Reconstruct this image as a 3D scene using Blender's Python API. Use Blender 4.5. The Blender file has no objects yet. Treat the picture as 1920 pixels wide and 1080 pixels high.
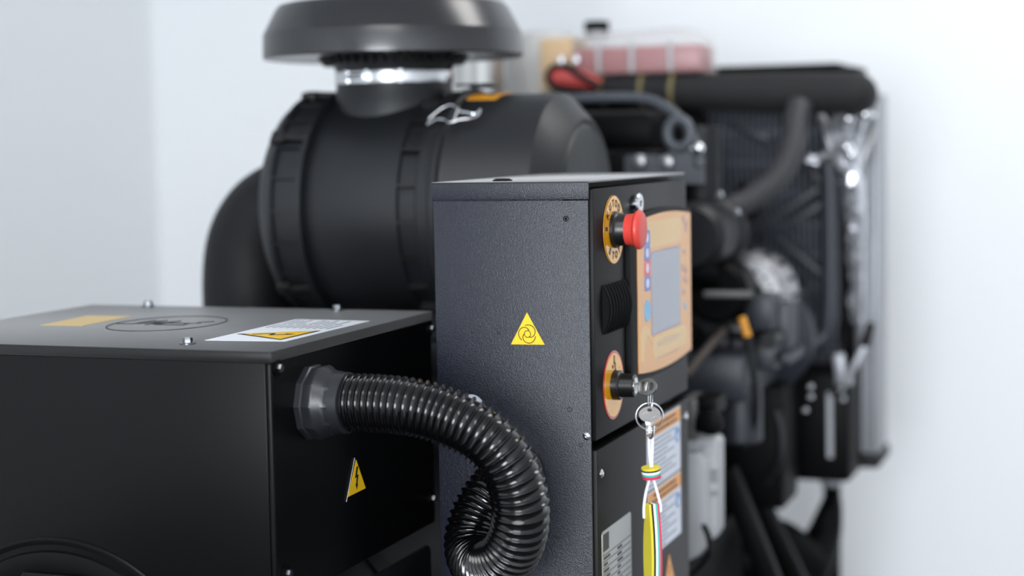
import bpy, bmesh, math, random
from mathutils import Vector, Matrix, noise
from math import pi, sin, cos, radians
random.seed(7)
S = bpy.context.scene
C = S.collection

# ---------------------------------------------------------------- camera, light, exposure
cam_d = bpy.data.cameras.new('camera'); cam = bpy.data.objects.new('camera', cam_d); C.objects.link(cam)
yaw, pitch, roll = radians(20.3), radians(4.88), radians(1.0)
fw = Vector((-sin(yaw)*cos(pitch), cos(yaw)*cos(pitch), -sin(pitch)))
r0 = Vector((cos(yaw), sin(yaw), 0)); u0 = r0.cross(fw)
rt = r0*cos(roll) - u0*sin(roll); up = rt.cross(fw)
cam.matrix_world = Matrix(((rt.x, up.x, -fw.x, 0), (rt.y, up.y, -fw.y, 0), (rt.z, up.z, -fw.z, 1.45), (0, 0, 0, 1)))
cam_d.sensor_width = 36; cam_d.lens = 60.0; cam_d.clip_start = .05
cam_d.dof.use_dof = True; cam_d.dof.focus_distance = 1.87; cam_d.dof.aperture_fstop = 2.1
S.camera = cam
S.view_settings.view_transform = 'Standard'; S.view_settings.look = 'None'
S.view_settings.gamma = 1; S.view_settings.use_curve_mapping = False
S.view_settings.exposure = 0.5
w = bpy.data.worlds.new('world'); S.world = w; w.use_nodes = True
w.node_tree.nodes['Background'].inputs[0].default_value = (.75, .85, 1, 1)
w.node_tree.nodes['Background'].inputs[1].default_value = .6

def area(name, loc, target, sx, sy, power, col):
    d = bpy.data.lights.new(name, 'AREA'); d.shape = 'RECTANGLE'; d.size = sx; d.size_y = sy
    d.energy = power; d.color = col
    o = bpy.data.objects.new(name, d); C.objects.link(o); o.location = loc
    o.rotation_euler = (Vector(target)-Vector(loc)).to_track_quat('-Z', 'Y').to_euler()
    return o
area('window_daylight', (.25, -3.12, 1.65), (.25, 4, 1.72), 2.0, 1.45, 165, (.915, .955, 1))
area('ceiling_lamp_rear', (-.4, .2, 2.96), (-.4, .2, 0), 1.2, .6, 12, (1, .98, .96))
area('ceiling_lamp_far', (.35, 2.9, 2.96), (.35, 2.9, 0), 1.2, .6, 14, (1, .98, .96))

# ---------------------------------------------------------------- materials
def lin(c):
    return tuple((v/12.92 if v <= .04045 else ((v+.055)/1.055)**2.4) for v in c)
def mat(name, rgb, rough=.5, metal=0., bump=None, spec=.5, coat=0., vary=0., sheen=0.):
    """rgb as sRGB 0..255; bump = (noise scale per metre, strength, distance)"""
    m = bpy.data.materials.new(name); m.use_nodes = True
    nt = m.node_tree; b = nt.nodes['Principled BSDF']
    col = lin([v/255 for v in rgb]) + (1,)
    b.inputs['Base Color'].default_value = col
    b.inputs['Roughness'].default_value = rough; b.inputs['Metallic'].default_value = metal
    b.inputs['Specular IOR Level'].default_value = spec
    b.inputs['Coat Weight'].default_value = coat; b.inputs['Coat Roughness'].default_value = .08
    b.inputs['Sheen Weight'].default_value = sheen; b.inputs['Sheen Roughness'].default_value = .45
    if bump or vary:
        tc = nt.nodes.new('ShaderNodeTexCoord')
    if bump:
        n = nt.nodes.new('ShaderNodeTexNoise'); n.inputs['Scale'].default_value = bump[0]; n.inputs['Detail'].default_value = 2.5
        nt.links.new(tc.outputs['Object'], n.inputs['Vector'])
        bp = nt.nodes.new('ShaderNodeBump'); bp.inputs['Strength'].default_value = bump[1]; bp.inputs['Distance'].default_value = bump[2]
        nt.links.new(n.outputs['Fac'], bp.inputs['Height']); nt.links.new(bp.outputs['Normal'], b.inputs['Normal'])
    if vary:
        n2 = nt.nodes.new('ShaderNodeTexNoise'); n2.inputs['Scale'].default_value = 14; n2.inputs['Detail'].default_value = 3
        nt.links.new(tc.outputs['Object'], n2.inputs['Vector'])
        mr = nt.nodes.new('ShaderNodeMapRange')
        mr.inputs['To Min'].default_value = rough-vary; mr.inputs['To Max'].default_value = rough+vary
        nt.links.new(n2.outputs['Fac'], mr.inputs['Value']); nt.links.new(mr.outputs['Result'], b.inputs['Roughness'])
    return m
M = {}
M['wall'] = mat('white_plaster', (238, 240, 242), .85, bump=(60, .08, .002))
M['floor'] = mat('dark_grey_floor', (62, 62, 64), .6, bump=(9, .2, .004))
M['leather'] = mat('black_textured_powder_coat', (16, 20, 33), .33, bump=(820, .6, .0010), spec=.55)
M['powder'] = mat('black_fine_powder_coat', (14, 14, 15), .34, bump=(1100, .3, .0004), spec=.3, sheen=.2)
M['powder2'] = mat('black_satin_sheet', (7, 7, 8), .34, bump=(900, .12, .0002), spec=.16)
M['plastic'] = mat('black_moulded_plastic', (19, 21, 24), .46, bump=(700, .08, .0003), vary=.04, spec=.42)
M['cap'] = mat('black_rain_cap_plastic', (20, 20, 23), .25, bump=(900, .05, .0002), spec=.75)
M['plastic_dark'] = mat('dark_plastic', (11, 11, 12), .5)
M['rubber'] = mat('black_rubber', (14, 14, 16), .55, spec=.25)
M['hose'] = mat('glossy_black_conduit', (6, 6, 8), .14, spec=.5)
M['gland'] = mat('dark_grey_nylon', (30, 31, 35), .36)
M['foam'] = mat('black_foam_insulation', (20, 20, 22), .8, bump=(400, .4, .001))
M['engine'] = mat('dark_engine_paint', (17, 19, 23), .45, spec=.35)
M['engine2'] = mat('grey_engine_paint', (40, 43, 50), .42, spec=.4)
M['black'] = mat('matt_black_steel', (5, 5, 6), .5, spec=.09)
M['steel'] = mat('zinc_steel', (205, 207, 210), .22, metal=1)
M['alu'] = mat('dull_aluminium', (158, 158, 160), .42, metal=.85)
M['alu2'] = mat('grey_aluminium_panel', (152, 154, 159), .45, metal=.5)
M['stack'] = mat('brushed_exhaust_steel', (196, 196, 194), .3, metal=.9)
M['silencer'] = mat('grey_silencer_wrap', (190, 189, 187), .6, metal=.2)
M['foil'] = mat('crinkled_foil', (226, 228, 234), .24, metal=.85, bump=(60, .6, .006))
M['yellow'] = mat('hazard_yellow', (238, 190, 30), .38)
M['amber'] = mat('amber_plate_gloss', (224, 158, 18), .12, coat=.3)
M['redrim'] = mat('red_rim', (170, 42, 30), .25, coat=.2)
M['ink'] = mat('black_ink', (16, 16, 16), .5)
M['inkgrey'] = mat('grey_ink', (112, 114, 122), .6)
M['white'] = mat('white_label', (226, 229, 235), .42)
M['lab'] = mat('grey_white_label', (205, 210, 222), .3)
M['orange'] = mat('orange_label_band', (226, 148, 48), .35)
M['blue'] = mat('blue_print', (48, 110, 178), .3)
M['ltan'] = mat('yellow_aged_label', (204, 174, 104), .4)
M['plate'] = mat('anodised_rating_plate', (150, 152, 150), .3, metal=.55)
M['red'] = mat('red_push_button', (204, 62, 54), .4)
M['panel'] = mat('orange_control_panel_film', (214, 150, 72), .2, coat=.15)
M['panel2'] = mat('pale_panel_print', (212, 170, 98), .2, coat=.15)
M['pink'] = mat('red_panel_icon', (208, 62, 84), .25)
M['icon'] = mat('blue_panel_icon', (80, 104, 178), .25)
M['iconlight'] = mat('pale_icon_symbol', (206, 216, 238), .25)
M['sky'] = mat('light_blue_panel_oval', (92, 168, 210), .25)
M['print'] = mat('faded_violet_print', (150, 136, 150), .3)
M['lcd'] = mat('grey_lcd_glass', (138, 144, 156), .14, coat=.2)
M['strap'] = mat('white_cord', (236, 236, 240), .8)
M['f_yellow'] = mat('yellow_foam', (214, 198, 56), .8)
M['f_black'] = mat('black_foam', (18, 18, 18), .8)
M['f_white'] = mat('white_foam', (240, 243, 243), .8)
M['f_teal'] = mat('teal_foam', (52, 176, 160), .8)
M['f_red'] = mat('crimson_foam', (206, 50, 88), .8)
M['nickel'] = mat('nickel_key', (142, 140, 138), .26, metal=1)
M['coolant'] = mat('red_coolant', (160, 62, 66), .35)
M['redrub'] = mat('red_silicone', (196, 76, 72), .5)
M['tan'] = mat('tan_card', (206, 176, 138), .8)
M['brass'] = mat('olive_tie', (112, 102, 66), .5)
M['dip'] = mat('orange_dipstick', (214, 146, 34), .45)
M['canister'] = mat('grey_white_plastic', (168, 170, 172), .5)
M['brown'] = mat('brown_hose', (58, 50, 45), .6)
M['fin'] = mat('radiator_fin', (92, 97, 108), .45)
M['core'] = mat('radiator_core', (6, 6, 8), .6, spec=.15)
M['door'] = mat('black_door_paint', (13, 12, 13), .40, bump=(900, .12, .0002), spec=.12)
M['bolt'] = mat('dark_zinc_bolt', (120, 122, 126), .28, metal=1)
M['rubber2'] = mat('grey_black_hose_rubber', (44, 44, 47), .55)
M['collar'] = mat('black_nylon_collar', (12, 12, 13), .34)
M['relay'] = mat('grey_bracket_steel', (92, 91, 89), .5, metal=.3)
M['faded'] = mat('faded_grey_print', (138, 140, 144), .6)
M['chrome'] = mat('bright_chrome', (235, 236, 240), .10, metal=1)
M['top_sheen'] = mat('cabinet_top_paint_added_sheen', (22, 22, 23), .5, bump=(1100, .2, .0003), spec=.4, sheen=.5)  # cabinet top paint, sheen raised to imitate ceiling light grazing the slab
M['lift'] = mat('grey_lifting_steel', (66, 70, 77), .45)
# translucent plastic of the expansion tank
m = bpy.data.materials.new('translucent_tank_plastic'); m.use_nodes = True
nt = m.node_tree; b = nt.nodes['Principled BSDF']; b.inputs['Base Color'].default_value = (.60, .585, .58, 1); b.inputs['Roughness'].default_value = .35
tr = nt.nodes.new('ShaderNodeBsdfTransparent'); mx = nt.nodes.new('ShaderNodeMixShader'); mx.inputs[0].default_value = .27
nt.links.new(tr.outputs[0], mx.inputs[1]); nt.links.new(b.outputs[0], mx.inputs[2])
nt.links.new(mx.outputs[0], nt.nodes['Material Output'].inputs['Surface'])
M['tank'] = m

# ---------------------------------------------------------------- mesh helpers
X, Y, Z = Vector((1, 0, 0)), Vector((0, 1, 0)), Vector((0, 0, 1))
def V(*a):
    return Vector(a[0]) if len(a) == 1 else Vector(a)
def frame(origin, u, v, n=None):
    u, v = V(u), V(v); n = V(n) if n else u.cross(v)
    m = Matrix.Identity(4)
    for i in range(3):
        m[i][0], m[i][1], m[i][2], m[i][3] = u[i], v[i], n[i], origin[i]
    return m
def smooth_path(pts, n=8, closed=False):
    P = [V(p) for p in pts]; out = []
    N = len(P)
    for i in range(N if closed else N-1):
        if closed: a, b, c, d = P[(i-1) % N], P[i], P[(i+1) % N], P[(i+2) % N]
        else: a, b, c, d = P[max(i-1, 0)], P[i], P[i+1], P[min(i+2, N-1)]
        for k in range(n):
            t = k/n
            out.append(.5*((2*b)+(c-a)*t+(2*a-5*b+4*c-d)*t*t+(3*b-a-3*c+d)*t**3))
    if not closed: out.append(P[-1])
    return out
class G:
    """collects shapes into ONE mesh; m() picks the material of what follows"""
    def __init__(s, material):
        s.bm = bmesh.new(); s.mats = []; s.m(material)
    def m(s, material):
        material = M[material] if isinstance(material, str) else material
        if material not in s.mats: s.mats.append(material)
        s.cur = s.mats.index(material); return s
    def take(s, bm, mtx=None):
        if mtx is not None: bmesh.ops.transform(bm, matrix=mtx, verts=bm.verts)
        if mtx is not None and mtx.determinant() < 0: bmesh.ops.reverse_faces(bm, faces=bm.faces)
        me = bpy.data.meshes.new('t'); bm.to_mesh(me); bm.free()
        n = len(s.bm.faces); s.bm.from_mesh(me); bpy.data.meshes.remove(me)
        s.bm.faces.ensure_lookup_table()
        for i in range(n, len(s.bm.faces)): s.bm.faces[i].material_index = s.cur
        return s
    def box(s, x0, x1, y0, y1, z0, z1, bev=0, seg=2, rot=None):
        bm = bmesh.new(); bmesh.ops.create_cube(bm, size=1)
        bmesh.ops.scale(bm, vec=(abs(x1-x0), abs(y1-y0), abs(z1-z0)), verts=bm.verts)
        if bev: bmesh.ops.bevel(bm, geom=bm.edges[:], offset=bev, segments=seg, profile=.5, affect='EDGES')
        mt = Matrix.Translation(((x0+x1)/2, (y0+y1)/2, (z0+z1)/2))
        return s.take(bm, mt @ rot if rot else mt)
    def beam(s, a, b, wdt, thk, side=None, bev=0):
        """a bar of section wdt x thk from a to b"""
        a, b = V(a), V(b); d = (b-a).normalized(); side = V(side) if side else Z
        u = side.cross(d)
        if u.length < 1e-4: u = X.copy()
        u.normalize(); v = d.cross(u)
        bm = bmesh.new(); bmesh.ops.create_cube(bm, size=1)
        bmesh.ops.scale(bm, vec=(wdt, thk, (b-a).length), verts=bm.verts)
        if bev: bmesh.ops.bevel(bm, geom=bm.edges[:], offset=bev, segments=2, profile=.5, affect='EDGES')
        return s.take(bm, frame((a+b)/2, u, v, d))
    def lathe(s, prof, origin, axis, seg=48, ref=None, cap=True):
        """prof = [(distance along axis, radius)]"""
        ax = V(axis).normalized(); ref = V(ref) if ref else (Z if abs(ax.z) < .9 else X)
        u = ref.cross(ax).normalized(); v = ax.cross(u)
        bm = bmesh.new(); rings = []; o = V(origin)
        for a, r in prof:
            rings.append([bm.verts.new(o+ax*a+(u*cos(2*pi*k/seg)+v*sin(2*pi*k/seg))*max(r, 1e-5)) for k in range(seg)])
        for i in range(len(rings)-1):
            A, B = rings[i], rings[i+1]
            for k in range(seg): bm.faces.new((A[k], A[(k+1) % seg], B[(k+1) % seg], B[k]))
        if cap:
            bm.faces.new(rings[0][::-1]); bm.faces.new(rings[-1])
        bmesh.ops.recalc_face_normals(bm, faces=bm.faces)
        return s.take(bm)
    def cyl(s, a, b, r, r2=None, seg=32):
        a, b = V(a), V(b)
        return s.lathe([(0, r), ((b-a).length, r if r2 is None else r2)], a, b-a, seg)
    def tube(s, pts, r, seg=12, closed=False, cap=True):
        P = [V(p) for p in pts]; n = len(P)
        R = r if isinstance(r, (list, tuple)) else [r]*n
        T = []
        for i in range(n):
            if closed: t = P[(i+1) % n]-P[i-1]
            else: t = P[min(i+1, n-1)]-P[max(i-1, 0)]
            T.append(t.normalized())
        u = T[0].cross(Z) if abs(T[0].z) < .9 else T[0].cross(X)
        u.normalize(); bm = bmesh.new(); rings = []
        for i in range(n):
            if i:
                u = (u-T[i]*u.dot(T[i]))
                u.normalize()
            v = T[i].cross(u)
            rings.append([bm.verts.new(P[i]+(u*cos(2*pi*k/seg)+v*sin(2*pi*k/seg))*R[i]) for k in range(seg)])
        for i in range(n if closed else n-1):
            A, B = rings[i], rings[(i+1) % n]
            for k in range(seg): bm.faces.new((A[k], A[(k+1) % seg], B[(k+1) % seg], B[k]))
        if cap and not closed:
            bm.faces.new(rings[0][::-1]); bm.faces.new(rings[-1])
        bmesh.ops.recalc_face_normals(bm, faces=bm.faces)
        return s.take(bm)
    def prism(s, poly, fr, depth, bev=0):
        """poly (2-D) laid in a frame and raised by depth along its normal"""
        bm = bmesh.new(); vs = [bm.verts.new((x, y, 0)) for x, y in poly]
        f = bm.faces.new(vs); f.normal_update()
        if f.normal.z < 0: f.normal_flip()
        r = bmesh.ops.extrude_face_region(bm, geom=[f])
        bmesh.ops.translate(bm, vec=(0, 0, depth), verts=[q for q in r['geom'] if isinstance(q, bmesh.types.BMVert)])
        bmesh.ops.recalc_face_normals(bm, faces=bm.faces)
        if bev:
            es = [e for e in bm.edges if all(abs(q.co.z-depth) < 1e-7 for q in e.verts)]
            bmesh.ops.bevel(bm, geom=es, offset=bev, segments=2, profile=.5, affect='EDGES')
        return s.take(bm, fr)
    def ring2d(s, outer, inner, fr, depth):
        """flat ring between two closed outlines with the same point count"""
        bm = bmesh.new(); n = len(outer); L = []
        for z in (0, depth):
            L.append([bm.verts.new((x, y, z)) for x, y in outer]); L.append([bm.verts.new((x, y, z)) for x, y in inner])
        for k in range(n):
            j = (k+1) % n
            for A, B in ((L[0], L[1]), (L[2], L[3]), (L[0], L[2]), (L[1], L[3])): bm.faces.new((A[k], A[j], B[j], B[k]))
        bmesh.ops.recalc_face_normals(bm, faces=bm.faces)
        return s.take(bm, fr)
    def text(s, txt, fr, size, depth=.0003, sx=1., bold=.03):
        cu = bpy.data.curves.new('t', 'FONT'); cu.body = txt; cu.size = size; cu.align_x = 'CENTER'; cu.align_y = 'CENTER'; cu.extrude = depth/2; cu.resolution_u = 3; cu.offset = size*bold
        o = bpy.data.objects.new('t', cu); C.objects.link(o)
        me = bpy.data.meshes.new_from_object(o.evaluated_get(bpy.context.evaluated_depsgraph_get()))
        bm = bmesh.new(); bm.from_mesh(me)
        bpy.data.objects.remove(o); bpy.data.curves.remove(cu); bpy.data.meshes.remove(me)
        return s.take(bm, fr @ Matrix.Translation((0, 0, depth/2)) @ Matrix.Diagonal((sx, 1, 1, 1)))
    def bolt(s, p, n, r=.006, h=.005, washer=True):
        n = V(n)
        if washer: s.lathe([(0, r*1.75), (.0012, r*1.75), (.0016, r*1.6)], p, n, 24)
        s.lathe([(.001, r*1.12), (h*.8, r*1.12), (h, r*.95)], p, n, 6)
        return s
    def ball(s, p, r):
        return s.lathe([(-r*cos(pi*k/10), max(r*sin(pi*k/10), .0001)) for k in range(11)], p, Z, 20)
    def screw(s, p, n, r=.004):
        return s.lathe([(0, r*1.25), (.0008, r*1.25), (.0018, r), (.0026, r*.55), (.0027, r*.4), (.0015, r*.35)], p, n, 20)

origin = {}
def tag(o, label=None, cat=None, group=None, kind=None):
    for k, v in (('label', label), ('category', cat), ('group', group), ('kind', kind)):
        if v: o[k] = v
    return o
def thing(name, loc, label, cat, group=None):
    o = bpy.data.objects.new(name, None); C.objects.link(o); o.empty_display_size = .05
    o.location = loc; origin[o.name] = V(loc)
    return tag(o, label, cat, group)
def put(name, g, parent=None, label=None, cat=None, group=None, kind=None, angle=32):
    """links the collected shapes as one mesh object"""
    me = bpy.data.meshes.new(name)
    if parent: off = origin[parent.name]
    else:
        co = [q.co for q in g.bm.verts]
        off = V(sum(c.x for c in co)/len(co), sum(c.y for c in co)/len(co), min(c.z for c in co))
    bmesh.ops.translate(g.bm, vec=-off, verts=g.bm.verts)
    g.bm.to_mesh(me); g.bm.free()
    for q in g.mats: me.materials.append(q)
    me.polygons.foreach_set('use_smooth', [True]*len(me.polygons))
    me.set_sharp_from_angle(angle=radians(angle)); me.update()
    o = bpy.data.objects.new(name, me); C.objects.link(o); origin[o.name] = off
    if parent: o.parent = parent
    else: o.location = off
    return tag(o, label, cat, group, kind)
def circle(r, n=48, cx=0, cy=0, ry=None):
    return [(cx+r*cos(2*pi*k/n), cy+(ry or r)*sin(2*pi*k/n)) for k in range(n)]
def rrect(x0, x1, y0, y1, r, n=6):
    out = []
    for cx, cy, a in ((x1-r, y1-r, 0), (x0+r, y1-r, 90), (x0+r, y0+r, 180), (x1-r, y0+r, 270)):
        out += [(cx+r*cos(radians(a+90*k/n)), cy+r*sin(radians(a+90*k/n))) for k in range(n+1)]
    return out
def stroke(g, pts, wdt, fr, depth=.0003):
    """a drawn line of given width laid on a face"""
    for (ax, ay), (bx, by) in zip(pts, pts[1:]):
        dx, dy = bx-ax, by-ay; L = math.hypot(dx, dy)
        if L < 1e-7: continue
        nx, ny = -dy/L*wdt/2, dx/L*wdt/2; ex, ey = dx/L*wdt*.3, dy/L*wdt*.3
        g.prism([(ax-ex+nx, ay-ey+ny), (ax-ex-nx, ay-ey-ny), (bx+ex-nx, by+ey-ny), (bx+ex+nx, by+ey+ny)], fr, depth)

# ---------------------------------------------------------------- the room
def shell(name, x0, x1, y0, y1, z0, z1, m):
    return put(name, G(m).box(x0, x1, y0, y1, z0, z1), kind='structure')
XL, XR, YB, YF, H = -2.56, 2.3, 4.1, -3.2, 3.0
shell('floor', XL-.1, XR+.1, YF-.1, YB+.1, -.1, 0, 'floor')
shell('ceiling', XL-.1, XR+.1, YF-.1, YB+.1, H, H+.1, 'wall')
shell('wall_left', XL-.1, XL, YF-.1, YB+.1, 0, H, 'wall')
shell('wall_right', XR, XR+.1, YF-.1, YB+.1, 0, H, 'wall')
shell('wall_back', XL, XR, YB, YB+.1, 0, H, 'wall')
g = G('wall')                                            # rear wall with the window opening behind the camera
wx0, wx1, wz0, wz1 = -.77, 1.27, .98, 2.46
g.box(XL, wx0, YF-.1, YF, 0, H).box(wx1, XR, YF-.1, YF, 0, H).box(wx0, wx1, YF-.1, YF, 0, wz0).box(wx0, wx1, YF-.1, YF, wz1, H)
put('wall_front', g, kind='structure')
g = G('white')
for a, b_, c, d in ((wx0, wx0+.05, wz0, wz1), (wx1-.05, wx1, wz0, wz1), (wx0, wx1, wz0, wz0+.05), (wx0, wx1, wz1-.05, wz1), (.23, .27, wz0, wz1)):
    g.box(a, b_, YF-.08, YF-.02, c, d)
put('window_1', g, kind='structure')

# ---------------------------------------------------------------- terminal box on the generator
TX0, TX1, TY0, TY1, TZ = -1.3165, -.8222, 1.5177, 1.938, 1.2437
box = thing('terminal_box', ((TX0+TX1)/2, (TY0+TY1)/2, .98), 'wide black sheet metal terminal box with oval emblem and stickers on its lid', 'electrical box')
g = G('powder2')
g.box(TX0+.004, TX1-.0012, TY0+.004, TY1-.004, .98, TZ-.004)
put('body', g, box)
g = G('powder')
g.box(TX0, TX1, TY0, TY1, TZ-.0025, TZ, .001)
g.box(TX0, TX1-.0006, TY0, TY0+.0025, TZ-.0112, TZ-.001, .0008).box(TX0, TX0+.0025, TY0, TY1, TZ-.0112, TZ-.001, .0008)
g.box(TX1-.0025, TX1, TY0+.002, TY1, TZ-.0112, TZ-.001, .0008).box(TX0, TX1, TY1-.0025, TY1, TZ-.0112, TZ-.001, .0008)
lid = put('lid', g, box)
g = G('powder2')                                           # end sheet with the folded corner post
g.box(TX0+.002, TX1-.0075, TY0+.0012, TY0+.0032, .981, TZ-.0118, .0008)
g.box(TX1-.0062, TX1-.0008, TY0+.0006, TY0+.006, .981, TZ-.0118, .0022, 3)
put('end_panel', g, box)
g = G('ink')                                               # oval emblem printed on the lid, read from the control cabinet side
lt = frame((-1.0785, 1.7405, TZ), Y, -X, Z)
o_ = circle(.0835, 80, ry=.0655); i_ = circle(.0815, 80, ry=.0638)
g.ring2d(o_, i_, lt, .0006)
wf = frame((0, 0, TZ), X, Y, Z)
for pl in [[(-1.1385, 1.7262), (-1.1185, 1.7274), (-1.1123, 1.7686)], [(-1.1136, 1.731), (-1.097, 1.7688), (-1.0984, 1.7248)], [(-1.0984, 1.7248), (-1.0775, 1.7671), (-1.0871, 1.7257), (-1.0498, 1.7265), (-1.0526, 1.7454), (-1.0845, 1.7445)], [(-1.0526, 1.7454), (-1.0398, 1.7492), (-1.0475, 1.7582), (-1.0325, 1.769)]]: stroke(g, pl, .0022, wf, .0006)
put('oval_emblem', g, lid, 'oval emblem of thin dark lines')
g = G('ltan'); g.prism([(-1.2228, 1.6921), (-1.1668, 1.6971), (-1.1703, 1.8079), (-1.2313, 1.8031)], wf, .0004)
put('sticker', g, lid, 'plain tan yellow sticker')
g = G('white')
g.prism([(-.9425, 1.5940), (-.8500, 1.6035), (-.8490, 1.8115), (-.9460, 1.8115)], wf, .0004)
g.m('inkgrey')
for k in range(10):
    xx = -.9375+k*.0085; ln = (.083, .078, .083, .05, .082, .076, .083, .06, .08, .04)[k]
    for a, b_ in ((0, ln*.42), (ln*.47, ln)):
        g.prism([(xx, 1.720+a), (xx+.0025, 1.720+a), (xx+.0025, 1.720+b_), (xx, 1.720+b_)], wf, .0006)
g.m('ink').prism([(-.9366, 1.6535), (-.8606, 1.6115), (-.8580, 1.7015)], wf, .0007)
g.m('yellow').prism([(-.9275, 1.6545), (-.8640, 1.6180), (-.8620, 1.6950)], wf, .001)
g.m('ink'); stroke(g, [(-.914, 1.650), (-.895, 1.662), (-.892, 1.648), (-.872, 1.658)], .004, wf, .0012)
g.prism([(-.868, 1.660), (-.878, 1.652), (-.880, 1.663)], wf, .0012)
put('warning_sticker', g, lid, 'white warning sticker with yellow shock triangle and lines of text')
for p in ((-1.2239, 1.9294), (-.9436, 1.561), (-.9466, 1.925), (-1.2239, 1.561)):
    put('lid_bolt', G('bolt').bolt((p[0], p[1], TZ), Z, .0048, .007), lid)
xf = frame((TX1, 0, 0), Y, Z, X)
for y, z in ((1.5325, 1.2255), (1.9233, 1.0109), (1.5391, 1.0112), (1.9296, 1.2225)):
    g = G('black').lathe([(-.002, .0085), (.0018, .0085), (.0022, .007)], (TX1-.0012, y, z), X, 24)
    put('side_bolt', g.m('bolt').bolt((TX1, y, z), X, .0042, .005, False), box)
g = G('black').prism([(1.6845, 1.0590), (1.7355, 1.0595), (1.7105, 1.1010)], frame((TX1-.0012, 0, 0), Y, Z, X), .0005)
fr = frame((TX1-.0006, 0, 0), Y, Z, X)
g.m('white'); stroke(g, [(1.6835, 1.0565), (1.7070, 1.1010)], .0008, fr, .0003)
g.m('yellow').prism([(1.6875, 1.0610), (1.7333, 1.0618), (1.7105, 1.0985)], fr, .0004)
g.m('ink').prism([(1.7105, 1.0905), (1.7060, 1.0785), (1.7105, 1.0785), (1.7085, 1.0715), (1.7068, 1.0720), (1.7098, 1.0645), (1.7135, 1.0712), (1.7117, 1.0712), (1.7152, 1.0812), (1.7112, 1.0812), (1.7150, 1.0905)], fr, .0006)
put('shock_sticker', g, box, 'yellow triangle with black lightning bolt')
g = G('engine')                                            # plate under the box with a rounded corner
g.prism(rrect(1.55, 1.8935, .62, .962, .012), frame((-.8150, 0, 0), Y, Z, X), .003, .001)
put('side_plate', g, box, 'dark plate with rounded corner below the box')

gen = thing('generator', (-1.087, 1.56, .50), 'black round generator casing under the terminal box', 'generator')
g = G('engine'); g.lathe([(0, .18), (.01, .225), (.05, .235), (.42, .235), (.43, .25), (.8, .25), (.82, .2)], (-1.087, 1.53, .75), Y, 64)
put('casing', g, gen)
for s_ in (-1, 1):
    for y in (1.62, 2.1): put('foot', G('engine').box(-1.087+s_*.2-.05, -1.087+s_*.2+.05, y, y+.12, .501, .66, .008), gen)
g = G('powder2').box(TX0+.002, TX1-.0015, TY0+.0012, TY0+.0032, .62, .9805, .0006)
put('end_sheet', g, gen)
g = G('powder2')                                           # embossed round grille of the generator's end
gc = (-1.087, TY0+.0012, .8432)
g.lathe([(-.002, .193), (.0008, .193), (.0022, .1915), (.0022, .1885), (-.0005, .184), (-.0005, .179), (.003, .177), (.003, .160), (.0022, .158)], gc, -Y, 96)
fr = frame((gc[0], gc[1]-.0026, gc[2]), X, Z, -Y)
for k in range(-9, 10):
    zz = k*.0165; hw = math.sqrt(max(.155**2-zz*zz, 0))
    if hw > .03: g.prism(rrect(-hw, hw, zz-.0055, zz+.0055, .005), fr, .0035, .0012)
put('round_grille', g, gen, 'round grille with slots')

# ---------------------------------------------------------------- control cabinet
CX0, CX1, CY0, CY1, CT = -.761, -.5704, 1.7968, 2.218, 1.4058
cab = thing('control_cabinet', ((CX0+CX1)/2, (CY0+CY1)/2, .5), 'tall black textured control cabinet with red emergency stop and orange display panel', 'control cabinet')
SZ = 1.3855
g = G('leather').box(CX0+.002, CX1-.0034, CY0+.0004, CY0+.0034, .501, SZ-.0006, .0012, 2).box(CX0+.002, CX1-.032, CY0+.003, CY1, .501, SZ-.0006)
g.m('black').box(CX1-.0325, CX1-.024, CY0+.0033, CY1-.001, .502, CT-.003)
put('body', g, cab)
g = G('leather')
g.box(CX0, CX1-.0024, CY0-.0006, CY0+.002, SZ, CT-.0006, .0009).box(CX0, CX0+.002, CY0, CY1, SZ, CT-.0006)
g.box(CX0+.002, CX1-.034, CY0+.002, CY1, SZ-.001, CT-.002)
g.m('top_sheen').box(CX0, CX1-.0022, CY0-.0008, CY1, CT-.002, CT, .0008)
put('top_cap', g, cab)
g = G('black').lathe([(0, .0115), (.0012, .0115), (.0028, .008), (.0030, .002)], (-.690, 1.840, CT), Z, 32)
put('plug', g, cab)
g = G('door').box(CX1-.018, CX1, 1.8050, CY1-.001, 1.1145, 1.3970, .0014, 2)
put('upper_door', g, cab)
g = G('door').box(CX1-.018, CX1, 1.8075, CY1-.001, .52, 1.1035, .0014, 2)
low = put('lower_door', g, cab)
ff = frame((0, CY0+.0004, 0), X, Z, -Y)                    # near face of the cabinet
df = frame((CX1, 0, 0), Y, Z, X)                           # door face
g = G('yellow').prism([(-.6671, 1.2225), (-.6269, 1.2230), (-.6473, 1.2590)], ff, .0004)
g.m('ink').ring2d(circle(.0042, 40, -.6470, 1.2347), circle(.0034, 40, -.6470, 1.2347), ff, .0007)
for k, a0 in enumerate((60, 180, 300)):                    # three curved arms round the ring
    pts = []
    for q in range(13):
        t = q/12; a = radians(a0+t*165); r = .0038+.0070*math.sin(min(1, t*1.35)*pi/2)*(1 if t < .75 else 1-.12*(t-.75)*4)
        pts.append((-.6470+r*cos(a), 1.2347+r*sin(a)))
    stroke(g, pts, .0009, ff, .0007)
put('rotation_sticker', g, cab, 'yellow triangle with black swirl symbol')
g = G('lab').prism(circle(.0155, 40, -.7165, 1.1480), ff, .0006)
put('round_sticker', g, cab, 'small white round sticker behind the conduit')
for x, z, r in ((-.7142, 1.2345, .0013), (-.6817, 1.2353, .0013), (-.5984, 1.1506, .0022), (-.6153, 1.0038, .0014), (-.5860, 1.1105, .0018), (-.7175, 1.155, .001)):
    put('hole_plug', G('black').lathe([(-.001, r*1.25), (.0002, r*1.25), (.0002, r), (-.0008, r*.9)], (x, CY0+.0003, z), -Y, 16), cab)
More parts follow.
